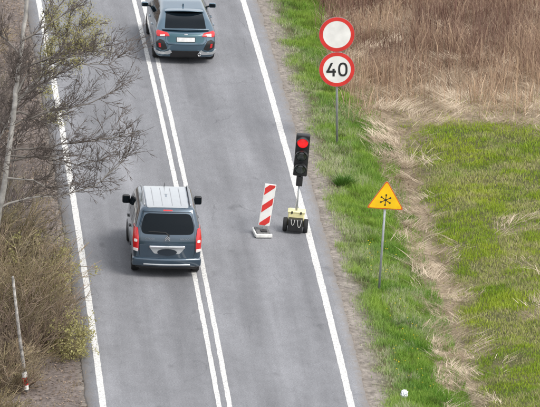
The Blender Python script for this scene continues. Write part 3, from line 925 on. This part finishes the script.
# ================================================================== ROADWORKS AND SIGNS
def portable_light(loc):
    root = empty("traffic_light", loc, R(-6), 0, R(2.6))
    tag(root, "portable traffic light showing red on a wheeled yellow base", "traffic light")
    # undercarriage
    b = MB(); b.rbox((0, .09, .37), (.44, .32, .42), .035, (6, 5, 5)); bx_ = b.build("battery_box", M['pale_yellow'], root, auto=45)
    b = MB(); b.rbox((0, .09, .545), (.47, .35, .03), .01, (6, 5, 2)); b.build("lid", M['pale_yellow'], bx_, auto=45)
    for s in (-1, 1):
        b = MB(); b.rbox((s * .12, -.08, .535), (.04, .02, .07), .006, (2, 2, 3)); b.build("latch", M['black'], bx_, auto=45)
    b = MB(); b.rbox((0, -.16, .23), (.40, .26, .34), .03, (5, 4, 4)); b.build("counterweight", M['black'], root, auto=45)
    b = MB(); b.tube([(-.28, -.03, .17), (.28, -.03, .17)], .02, 8); b.build("axle", M['black'], root)
    for s in (-1, 1):
        mt = Matrix.Translation((s * .275, -.03, .185)) @ Matrix.Rotation(R(90) * s, 4, 'Y')
        w_ = empty("wheel", (0, 0, 0)); w_.parent = root
        t = MB(); t.lathe([(.10, -.06), (.17, -.06), (.185, -.04), (.185, .04), (.17, .06), (.10, .06), (.10, -.06)], 28, mt); t.build("tyre", M['rubber'], w_, auto=40)
        t = MB(); t.lathe([(.01, .035), (.03, .05), (.06, .03), (.10, .045), (.10, -.04), (.01, -.04)], 24, mt); t.build("rim", M['sheet_back'], w_, auto=40)
    for k, (x0, x1) in enumerate(((-.12, -.03), (.05, .15))):
        c_ = MB(); c_.tube([((x0 + x1) / 2 + (x1 - x0) / 2 * math.cos(a_) , -.305 - .02 * math.sin(a_), .40 - (.15 + .05 * k) * math.sin(a_)) for a_ in np.linspace(0, math.pi, 10)], .009, 6); c_.build("cable", M['cable'], root, smooth=True)
    c_ = MB(); c_.tube([(-.02, -.05, .60), (-.05, -.06, .75), (-.015, -.06, .95), (-.03, -.05, 1.12)], .012, 6); c_.build("cable", M['cable'], root, smooth=True)
    b = MB(); b.tube([(0, 0, .36), (0, 0, 1.46)], .022, 12); b.build("pole", M['galv'], root, smooth=True)
    b = MB(); b.rbox((0, 0, 1.40), (.17, .15, .26), .02, (3, 3, 4)); b.build("clamp", M['black'], root, auto=45)
    # three-lamp head
    b = MB(); b.rbox((0, 0, 2.13), (.37, .22, 1.14), .035, (7, 4, 14)); hd = b.build("signal_head", M['black'], root, auto=45)
    b = MB()
    b.box(-.03, .03, -.03, .03, 1.50, 1.58); b.build("head_bracket", M['black'], root)
    for k, z in enumerate((2.49, 2.13, 1.77)):
        md = MB()
        mt = Matrix.Translation((0, -.112, z)) @ Matrix.Rotation(R(90), 4, 'X')
        prof = [(.145 * math.sin(t), .045 * math.cos(t)) for t in np.linspace(0.02, math.pi / 2, 8)]
        md.lathe(prof, 28, mt)
        ln = md.build("lamp", M['lamp_on'] if k == 0 else M['lamp_off'], root, smooth=True)
        ln["label"] = "lit red lamp" if k == 0 else "unlit dark lamp"
        v = MB()
        v.lathe([(.158, 0), (.162, .12), (.166, .25), (.172, .25), (.170, .12), (.166, 0)], 24, mt, R(15), R(165))
        v.build("visor", M['black'], root, auto=50)
        v = MB(); v.lathe([(.146, -.005), (.148, .02), (.166, .02), (.168, -.005)], 28, mt); v.build("lens_rim", M['black'], root, auto=50)
    return root
portable_light((2.80, -2.72, 0.0))

def board(loc):
    root = empty("barrier_board", loc, R(4), R(3), R(6.5))
    tag(root, "red and white striped barrier board on a rubber foot", "barrier board")
    Wd, z0, z1 = .31, .24, 1.42
    b = MB(); b.rbox((0, .0, (z0 + z1) / 2), (Wd, .035, z1 - z0), .016, (4, 2, 8)); b.build("panel", M['white'], root, auto=45)
    m_ = .022
    xa, xb, za, zb = -Wd / 2 + m_, Wd / 2 - m_, z0 + m_, z1 - m_
    def clip(poly):
        def cut(ps, f, inter):
            out = []
            for i in range(len(ps)):
                a, c2 = ps[i - 1], ps[i]
                fa, fc = f(a), f(c2)
                if (fa >= 0) != (fc >= 0):
                    t = fa / (fa - fc); out.append((a[0] + (c2[0] - a[0]) * t, a[1] + (c2[1] - a[1]) * t))
                if fc >= 0: out.append(c2)
            return out
        for f in (lambda q: q[0] - xa, lambda q: xb - q[0], lambda q: q[1] - za, lambda q: zb - q[1]):
            if poly: poly = cut(poly, f, None)
        return poly
    sl_ = .90
    for zc in (.34, .83, 1.32):
        hgt = .20
        p = [(-.3, zc - .3 * sl_ - hgt / 2), (.3, zc + .3 * sl_ - hgt / 2), (.3, zc + .3 * sl_ + hgt / 2), (-.3, zc - .3 * sl_ + hgt / 2)]
        p = clip(p)
        b = MB(); b.prism(p, -.0215, -.0185); b.build("stripe", M['sign_red'], root)
    b = MB(); b.box(-.03, .03, -.02, .02, .08, .26); b.build("stem", M['galv'], root, bevel=.004)
    # foot stays flat on the road: counter the lean
    foot = MB(); inv = Matrix.Rotation(R(-6.5), 4, 'Y') @ Matrix.Rotation(R(-3), 4, 'X')
    foot.rbox((.0, .02, .06), (.36, .66, .12), .02, (5, 8, 3), mtx=inv); ft = foot.build("foot", M['grey_foot'], root, auto=45)
    e = MB(); e.rbox((0, -.34, .055), (.44, .08, .09), .015, (5, 2, 2), mtx=inv); e.build("foot_edge", M['pale_foot'], ft, auto=45)
    e = MB(); e.rbox((-.215, .0, .058), (.05, .62, .095), .015, (2, 6, 2), mtx=inv); e.build("foot_edge", M['pale_foot'], ft, auto=45)
    h = MB(); h.rbox((.02, -.12, .13), (.17, .2, .06), .02, (3, 3, 2), mtx=inv); h.build("socket", M['black'], ft, auto=45)
    return root
board((1.90, -3.12, 0.012))

def disc(root, name, zc, D, y=-.04, label=None):
    mt = Matrix.Translation((0, y, zc)) @ Matrix.Rotation(R(90), 4, 'X')
    b = MB(); b.lathe([(.001, -.004), (D / 2, -.004), (D / 2, .014), (.001, .014)], 56, mt); pl = b.build(name, M['sheet_back'], root, auto=40)
    b = MB(); b.lathe([(D / 2 * .775, .0145), (D / 2 * .775, .0185), (D / 2 * .985, .0185), (D / 2 * .985, .0145)], 56, mt); b.build("ring", M['sign_red'], pl, auto=40)
    b = MB(); b.lathe([(.001, .0165), (D / 2 * .773, .0165), (D / 2 * .773, .0145)], 56, mt); b.build("face", M['white'], pl, auto=40)
    if label: pl["label"] = label
    return pl

def speed_sign(loc):
    root = empty("speed_sign", loc, R(-2), 0, R(-2.6))
    tag(root, "round red ringed forty speed limit sign on a grey post in the verge", "road sign")
    b = MB(); b.tube([(0, 0, -.35), (0, 0, 3.60)], .032, 12); b.build("post", M['galv'], root, smooth=True)
    p = disc(root, "sign_plate", 2.11, 1.0, label="speed limit disc reading 40")
    T = Matrix.Translation((-.162, 0, 2.11)) @ Matrix.Diagonal((1.07, 1, 1.06, 1))
    b = MB(); sw = .058
    b.box(.035, .035 + sw, -.0625, -.0585, -.185, .02, T)                     # stem of the 4
    b.box(-.125, .125, -.0622, -.0584, -.085, -.085 + sw, T)                   # bar
    b.prism([(-.125, -.06), (-.065, -.06), (.052, .185), (-.008, .185)], -.0628, -.0586, T)   # diagonal
    b.build("numeral", M['sign_black'], p)
    T = Matrix.Translation((.165, -.0605, 2.11)) @ Matrix.Rotation(R(90), 4, 'X') @ Matrix.Diagonal((1.07, 1.06, 1, 1))
    n = 32; V = []; F = []
    for (a_, c_) in ((.122, .188), (.070, .136)):
        for k in range(n):
            t = 2 * math.pi * k / n
            V.append((a_ * math.copysign(abs(math.cos(t)) ** .85, math.cos(t)), c_ * math.copysign(abs(math.sin(t)) ** .75, math.sin(t)), .0))
    V += [(x, y, .003) for x, y, z in V]
    for k in range(n):
        k2 = (k + 1) % n
        F += [(2 * n + k, 2 * n + k2, 3 * n + k2, 3 * n + k), (k, k2, 2 * n + k2, 2 * n + k), (n + k, n + k2, 3 * n + k2, 3 * n + k)]
    b = MB(); b.add(V, F, T); b.build("numeral", M['sign_black'], p)
    disc(root, "sign_plate", 3.115, 1.0, label="plain white disc with a red ring above the speed limit")
    for z in (1.85, 2.38, 2.85, 3.38):
        b = MB(); b.rbox((0, -.005, z), (.12, .085, .04), .008, (3, 3, 2)); b.build("bracket", M['galv'], root)
    return root
speed_sign((4.67, 6.91, -.10))

def warning_sign(loc):
    root = empty("warning_sign", loc, R(-3), 0, R(1.5))
    tag(root, "yellow triangular snowflake warning sign on a leaning grey post", "road sign")
    b = MB(); b.tube([(0, 0, -.35), (0, 0, 2.79)], .030, 12); b.build("post", M['galv'], root, smooth=True)
    S_ = .98; hz = S_ * .80
    def tri(s, zc=2.19):
        k = hz / 3
        return round_poly([(-S_ / 2 * s, zc + k - k * s), (S_ / 2 * s, zc + k - k * s), (0, zc + k + 2 * k * s)], .085 * s, 6)
    pl = MB(); pl.prism(tri(1.0), -.054, -.034); p = pl.build("sign_plate", M['sheet_back'], root)
    b = MB(); b.prism(tri(.995), -.058, -.0545); b.build("border", M['orange'], p)
    b = MB(); b.prism(tri(.905), -.062, -.0585); b.build("face", M['yellow'], p)
    zc = 2.19 + hz / 3 - .015
    sf = MB()
    for k in range(6):
        m2 = Matrix.Translation((0, 0, zc)) @ Matrix.Rotation(R(60 * k + 3), 4, 'Y')
        sf.box(-.009, .009, -.0655, -.0625, .0, .135, m2)
        c_ = [(.024 * math.cos(t), .135 + .024 * math.sin(t)) for t in np.linspace(0, 2 * math.pi, 12, endpoint=False)]
        sf.prism(c_, -.0662, -.0622, m2)
    sf.prism([(.03 * math.cos(t), .03 * math.sin(t)) for t in np.linspace(0, 2 * math.pi, 14, endpoint=False)], -.0668, -.0618, Matrix.Translation((0, 0, zc)))
    sf.build("snowflake", M['sign_black'], p)
    for z in (2.31, 2.63):
        b = MB(); b.rbox((0, -.005, z), (.10, .08, .035), .008, (3, 3, 2)); b.build("bracket", M['galv'], root)
    return root
warning_sign((4.66, -7.65, -.13))

def marker_post(loc):
    root = empty("marker_post", loc, 0, R(2), R(-8.3))
    tag(root, "thin grey leaning post with a red and white band in the left scrub", "post")
    b = MB(); b.tube([(0, 0, -.3), (.01, 0, .6), (-.01, 0, 1.6), (.0, 0, 3.1)], [.05, .048, .042, .034], 10); b.build("pole", M['bark_grey'], root, smooth=True)
    for z0, z1, m in ((.14, .26, 'white'), (.26, .46, 'sign_red'), (.46, .60, 'white')):
        b = MB(); b.lathe([(.05, z0), (.068, z0 + .003), (.068, z1 - .003), (.05, z1)], 16); b.build("band", M[m], root, auto=40)
    return root
marker_post((-4.89, -17.35, -.22))

def crumpled(loc):
    bm = bmesh.new(); bmesh.ops.create_icosphere(bm, subdivisions=3, radius=.085)
    rg = random.Random(3)
    for v in bm.verts:
        k = 1 + rg.uniform(-.32, .22)
        v.co = Vector((v.co.x * 1.05 * k, v.co.y * k, (v.co.z * 1.25 * k)))
    me = bpy.data.meshes.new("paper_litter"); bm.to_mesh(me); bm.free()
    o = link_mesh("paper_litter", me, M['paper']); o.location = loc
    return tag(o, "small crumpled white paper litter in the grass at the bottom edge", "litter")
crumpled((4.47, -17.6, float(terrain(4.47, -17.6)) + .20))

# ================================================================== TREES AND SHRUBS
class Twigs:
    """collects tapered branches as one mesh with per-vertex bark colour"""
    def __init__(s, seed): s.r = random.Random(seed); s.V = []; s.F = []; s.C = []; s.tips = []
    def branch(s, pts, r0, r1, col, sides=None):
        n = sides or (7 if r0 > .05 else 5 if r0 > .018 else 3)
        k0 = len(s.V); m = len(pts)
        for i, p in enumerate(pts):
            d = (pts[min(i + 1, m - 1)] - pts[max(i - 1, 0)])
            d = d.normalized() if d.length > 1e-6 else Vector((0, 0, 1))
            a = d.cross(Vector((.3, .9, .2))).normalized(); b = d.cross(a)
            t = i / (m - 1); rad = r0 * (1 - t) + r1 * t
            for k in range(n):
                an = 2 * math.pi * k / n
                s.V.append(p + (a * math.cos(an) + b * math.sin(an)) * rad); s.C.append(col)
        for i in range(m - 1):
            for k in range(n):
                s.F.append((k0 + i * n + k, k0 + i * n + (k + 1) % n, k0 + (i + 1) * n + (k + 1) % n, k0 + (i + 1) * n + k))
        s.tips.append(pts[-1])
    def shoot(s, p, d, length, rad, depth, col, up=.25, kids=3, jit=.35, spread=.8):
        """a wandering shoot with side shoots"""
        rg = s.r
        seg = max(3, int(length / .20)); pts = [p.copy()]; d = d.normalized()
        for i in range(seg):
            d = (d + Vector((rg.gauss(0, jit), rg.gauss(0, jit), rg.gauss(0, jit * .8))) * .33 + Vector((0, 0, up)) * .14).normalized()
            if i > 1 and pts[-1].z < .5: d = Vector((d.x, d.y, max(d.z, .75))).normalized()     # shoots stay above the ground
            pts.append(pts[-1] + d * (length / seg))
        kf = rg.uniform(.75, 1.3); c = tuple(x * kf for x in col)
        s.branch(pts, rad, max(.004, rad * .35), c)
        if depth > 0:
            for k in range(kids):
                t = rg.uniform(.18, .95); i = min(int(t * seg), seg - 1)
                dd = (pts[i + 1] - pts[i]).normalized()
                sd_ = Vector((rg.gauss(0, 1), rg.gauss(0, 1), rg.gauss(0, 1)))
                sd_ = (sd_ - dd * sd_.dot(dd)).normalized()
                nd = (dd + sd_ * rg.uniform(.45, 1.1) * spread).normalized()
                s.shoot(pts[i], nd, length * rg.uniform(.35, .62) * (1 - .25 * t), max(.005, rad * .55), depth - 1, col, up, kids, jit, spread)
        return pts
    def build(s, name, m, parent):
        F = np.array(s.F)
        me = raw_mesh(name, np.array(s.V), F.ravel(), np.arange(len(F)) * 4, np.full(len(F), 4), np.array(s.C))
        return link_mesh(name, me, m, parent, smooth=True)
    def buds(s, name, m, parent, n, size, cols, sel=None, jit=.06):
        tips = [t for t in s.tips if sel is None or sel(t)]
        if not tips: return None
        rg = s.r; V = []; C = []
        for i in range(n):
            p = rg.choice(tips) + Vector((rg.gauss(0, jit), rg.gauss(0, jit), rg.gauss(0, jit)))
            a = Vector((rg.gauss(0, 1), rg.gauss(0, 1), rg.gauss(0, 1))).normalized()
            b = a.cross(Vector((rg.gauss(0, 1), rg.gauss(0, 1), rg.gauss(0, 1)))).normalized()
            z = size * rg.uniform(.5, 1.3)
            V += [p - a * z, p - b * z * .45, p + a * z, p + b * z * .45]
            c0, c1 = cols; t = rg.random()
            C += [tuple(c0[k] * (1 - t) + c1[k] * t for k in range(3))] * 4
        q = np.arange(n * 4).reshape(-1, 4)
        me = raw_mesh(name, np.array(V), q.ravel(), np.arange(n) * 4, np.full(n, 4), np.array(C))
        return link_mesh(name, me, m, parent)

def vecs(l): return [Vector(p) for p in l]
def resample(pts, step, rg, j):
    out = []
    for i in range(len(pts) - 1):
        k = max(1, int((pts[i + 1] - pts[i]).length / step))
        for q in range(k):
            out.append(pts[i].lerp(pts[i + 1], q / k) + Vector((rg.gauss(0, j), rg.gauss(0, j), rg.gauss(0, j))))
    out.append(pts[-1]); return out

GREYTWIG = (.115, .096, .085)
def pale_tree():
    root = empty("bare_tree", (-5.75, -9.0, -.35))
    tag(root, "tall bare tree with pale grey trunk whose branches reach over the left lane", "tree")
    O = Vector((-5.75, -9.0, -.35))
    tr = Twigs(5)
    trunk = vecs([(-5.78, -9.1, -.5), (-5.68, -9.0, .4), (-5.54, -9.0, 1.24), (-5.31, -9.0, 2.45), (-5.17, -9.0, 3.79), (-5.06, -9.0, 5.12), (-4.92, -8.95, 6.58), (-4.83, -8.9, 7.77), (-4.79, -8.9, 8.9)])
    tp = resample([p - O for p in trunk], .2, tr.r, .008)
    tr.branch(tp, .092, .045, (1, 1, 1), 12)
    t_o = tr.build("trunk", M['bark_pale'], root)
    lb = Twigs(6); tw = Twigs(9)
    # main limbs of the crown: height on the trunk, then the way out over the road (metres)
    limbs = [
        [(-5.14, 0, 3.79), (-4.38, -.2, 3.91), (-3.87, -.3, 4.03), (-3.41, -.35, 4.12), (-2.97, -.4, 4.18), (-2.36, -.3, 4.25), (-1.82, -.2, 4.42)],
        [(-5.35, 0, 2.26), (-4.64, .25, 2.44), (-3.81, .4, 2.48), (-3.28, .5, 2.60), (-2.92, .55, 2.69), (-2.62, .5, 3.01), (-2.32, .5, 3.29), (-2.08, .4, 3.69), (-2.04, .4, 3.93)],
        [(-5.19, 0, 3.52), (-4.49, .3, 3.53), (-3.84, .5, 3.39), (-3.38, .7, 3.24), (-3.07, .8, 3.27), (-2.56, .9, 3.36)],
        [(-5.20, 0, 3.04), (-4.53, -.4, 3.13), (-4.24, -.6, 2.98), (-3.58, -.8, 3.07)],
        [(-5.16, 0, 3.65), (-4.14, -.5, 3.75), (-3.46, -.8, 3.56)],
        [(-5.10, 0, 4.80), (-4.92, .1, 4.77), (-4.34, .5, 4.39), (-3.63, .8, 4.56)],
        [(-5.04, 0, 5.25), (-4.77, -.1, 5.84), (-4.57, -.2, 5.84)],
        [(-5.06, 0, 5.12), (-4.30, .3, 5.53), (-3.42, .6, 5.95), (-2.64, .8, 5.91), (-2.19, .9, 6.24)],
        [(-4.98, 0, 5.91), (-4.20, -.3, 6.33), (-3.31, -.5, 6.48), (-2.62, -.6, 6.82)],
        [(-5.11, 0, 4.45), (-4.15, -.1, 4.87), (-3.13, .1, 5.03), (-2.42, .2, 5.39)],
        [(-4.93, 0, 6.71), (-4.22, .2, 7.12), (-3.47, .4, 7.53)],
        [(-5.12, 0, 4.30), (-5.9, .5, 4.8), (-6.6, .9, 5.5)], [(-5.2, 0, 3.2), (-5.9, -.6, 3.8), (-6.5, -1.0, 4.6)],
        [(-4.95, 0, 6.3), (-5.6, .4, 6.9), (-6.1, .6, 7.6)], [(-5.0, 0, 5.6), (-5.2, -1.0, 6.0), (-5.1, -1.9, 6.7)], [(-5.1, 0, 4.6), (-4.9, 1.0, 5.1), (-4.7, 2.0, 5.8)],
    ]
    for i, l in enumerate(limbs):
        pts = [Vector((p[0], -9.0 + p[1], p[2])) - O for p in l]
        pts = resample(pts, .22, lb.r, .018)
        lb.branch(pts, .030, .008, (.16, .145, .13) if i not in (1, 3, 6) else (.33, .31, .28), 6)
        m = len(pts)
        for k in range(int(m * 2.1)):
            t = lb.r.uniform(.15, 1.0); q = min(int(t * (m - 1)), m - 2)
            d = (pts[q + 1] - pts[q]).normalized()
            nd = (d * .8 + Vector((lb.r.gauss(.1, .5), lb.r.gauss(0, .7), lb.r.gauss(.25, .55)))).normalized()
            tw.shoot(pts[q], nd, lb.r.uniform(.45, 1.25), .0085, 2, GREYTWIG, up=.2, kids=4)
    lb.build("limbs", M['twig'], t_o)
    tw.build("crown", M['twig'], root)
    return root
pale_tree()

def young_tree(loc, h, lean, seed, label, budn, budcol, spread=1.0, col=GREYTWIG, group=None, limbs=14, kids=4, trunk_r=.07, budsel=None):
    root = empty("budding_tree", loc); tag(root, label, "tree", group)
    t = Twigs(seed); rg = t.r
    pts = [Vector((lean[0] * k * k * h, lean[1] * k * k * h, -.2 + (h * .85 + .2) * k)) for k in np.linspace(0, 1, 14)]
    pts = resample(pts, .25, rg, .02)
    t.branch(pts, trunk_r, .015, (1, 1, 1), 10); t.build("trunk", M['bark_pale'], root)
    c_ = Twigs(seed + 1); m = len(pts)
    for k in range(limbs):
        i = int(m * rg.uniform(.22, .97)); i = min(i, m - 1)
        a = rg.uniform(0, 6.28)
        d = Vector((math.cos(a) + lean[0] * 2, math.sin(a), rg.uniform(.3, 1.0)))
        c_.shoot(pts[i], d, h * rg.uniform(.22, .42) * spread, .022, 3, col, up=.3, kids=kids)
    c_.build("crown", M['twig'], root)
    if budn: c_.buds("young_leaves", M['bud'], root, budn, .026, budcol, sel=budsel, jit=.08)
    return root
YG = ((.27, .25, .10), (.45, .42, .18))
young_tree((-5.25, 2.2, -.25), 4.7, (.47, .05), 21, "young tree budding yellow green over the far end of the left lane", 9500, YG, 1.0, limbs=22, kids=5, budsel=lambda t: t.x > 1.15 + .25 * abs(t.z - 3.4))
young_tree((-6.6, 9.5, -.35), 5.2, (.2, 0), 33, "bare grey sapling behind the yellow budding tree", 700, YG, 1.0, limbs=18)
young_tree((-6.1, -2.6, -.3), 4.2, (.1, .0), 47, "thin bare sapling at the left edge beside the pale trunk", 0, YG, 1.0, limbs=18, trunk_r=.05)

def shrub(loc, h, wd, seed, label, stems, col, budn=0,  cat="shrub", kids=3, budcol=YG, lean=(0, 0), bsize=.02):
    root = empty("bare_shrub", loc); tag(root, label, cat, "bare shrubs on the left verge")
    t = Twigs(seed); rg = t.r
    for k in range(stems):
        a = rg.uniform(0, 6.28); q = rg.random() ** .5
        p = Vector((math.cos(a) * q * wd * .35, math.sin(a) * q * wd * .35, -.12))
        d = Vector((math.cos(a) * q * 1.0 + lean[0], math.sin(a) * q * 1.0 + lean[1], rg.uniform(.5, 1.4)))
        kf = rg.uniform(.65, 1.4); c = tuple(x * kf * v for x, v in zip(col, (1, rg.uniform(.94, 1.06), rg.uniform(.85, 1.1))))
        t.shoot(p, d, h * rg.uniform(.6, 1.15), rg.choice((.006, .008, .010, .016, .022)), 2, c, up=.1, kids=kids, spread=.9)
    t.build("stems", M['twig'], root)
    if budn: t.buds("young_leaves", M['bud'], root, budn, bsize, budcol, jit=.05)
    return root
TAN = (.26, .205, .14); OLV = (.215, .175, .105); BRN = (.19, .145, .105); GRY = (.20, .175, .155)
sh = [
    ((-5.55, -10.9), 2.5, 1.9, TAN, 120, "tan twiggy shrub at the foot of the pale trunk"),
    ((-5.9, -7.2), 1.8, 1.6, BRN, 0, "reddish brown shrub at the left edge level with the van"),
    ((-4.75, -8.2), 1.5, 1.3, OLV, 500, "olive shrub with a few buds beside the white edge line near the van"),
    ((-5.3, -12.4), 1.7, 1.7, OLV, 260, "dense olive brown shrub left of the bare soil strip"),
    ((-4.55, -11.2), 1.4, 1.3, TAN, 420, "tan shrub with yellow buds nearest the left edge line"),
    ((-5.8, -15.2), 1.7, 1.7, BRN, 0, "brown shrub at the lower left edge beyond the banded post"),
    ((-5.6, -16.9), 1.3, 1.2, TAN, 160, "tan shrub just behind the banded post"),
    ((-6.1, -20.6), 1.2, 1.2, OLV, 0, "olive shrub in the bottom left corner"),
    ((-5.5, -5.6), 1.9, 1.6, OLV, 300, "olive brown shrub left of the edge line ahead of the van mirror"),
    ((-4.9, -13.6), 1.6, 1.4, BRN, 0, "brown shrub in the middle of the left scrub"),
    ((-5.5, .8), 1.1, 1.3, GRY, 0, "low grey shrub beneath the branches by the budding tree foot"),
    ((-5.9, -3.4), 1.3, 1.3, GRY, 0, "low grey shrub beneath the bare branches at the left edge"),
    ((-6.3, 4.6), 1.6, 1.6, BRN, 0, "brown shrub under the yellow budding tree"),
    ((-5.9, 14.5), 1.7, 1.8, TAN, 0, "tan shrub in the top left corner"),
]
for i, (p, h, wd, col, nb, lab) in enumerate(sh):
    shrub((p[0], p[1], float(terrain(p[0], p[1]))), h, wd, 200 + i * 3, lab, 128, col, nb * 4, kids=4)
for i, (p, h, lab) in enumerate((
        ((-5.1, -1.2), 2.0, "thin grey twigs rising over bare soil near the far end of the scrub"),
        ((-5.3, 5.6), 2.2, "thin grey twigs between the budding tree and the top left corner"),
        ((-4.9, 9.6), 1.9, "thin grey twigs beside the far left edge line"),
        ((-4.7, -4.6), 1.8, "thin grey twigs beside the edge line under the long bare branches"))):
    shrub((p[0], p[1], float(terrain(p[0], p[1]))), h, 1.3, 400 + i * 7, lab, 46, (.15, .128, .115), 0, kids=4)
shrub((-4.5, -14.4, -.2), 1.7, .9, 300, "slender shrub of yellow green buds reaching over the white edge line", 20, OLV, 3400, kids=4, lean=(2.1, .1), bsize=.034)

shrub((-4.75, -9.6, -.2), 1.75, .8, 330, "slender shrub with bright yellow buds beside the edge line left of the van", 14, OLV, 3000, kids=4, lean=(1.0, .1), bsize=.034)
# clump of darker grass below the speed sign
def tuft(loc):
    n = 420
    a = RNG.random(n) * 6.28; q = RNG.random(n) ** .6
    P = np.stack([np.cos(a) * q * .2, np.sin(a) * q * .2, np.zeros(n)], -1)
    col = mixc((.04, .11, .015), (.10, .21, .03), RNG.random(n))
    o = blades("grass_tuft", P, .2 + .25 * RNG.random(n), .012 + .006 * RNG.random(n), a, .2 + .6 * q, col, M['grass'])
    del o["kind"]; o.location = loc
    return tag(o, "dark green grass tuft beside the shoulder below the speed sign", "grass tuft")
tuft((4.5, 2.4, float(terrain(4.5, 2.4))))
# dandelions near the warning sign
r, y = scatter(60, 4.5, 5.4, -17, -3); n = len(r)
P = at(r, y); P[:, 2] += .16
bits("dandelions", P, np.full(n, .022), np.tile((.75, .55, .02), (n, 1)), M['bud'], "tiny yellow dandelions in the verge grass", flat=False)
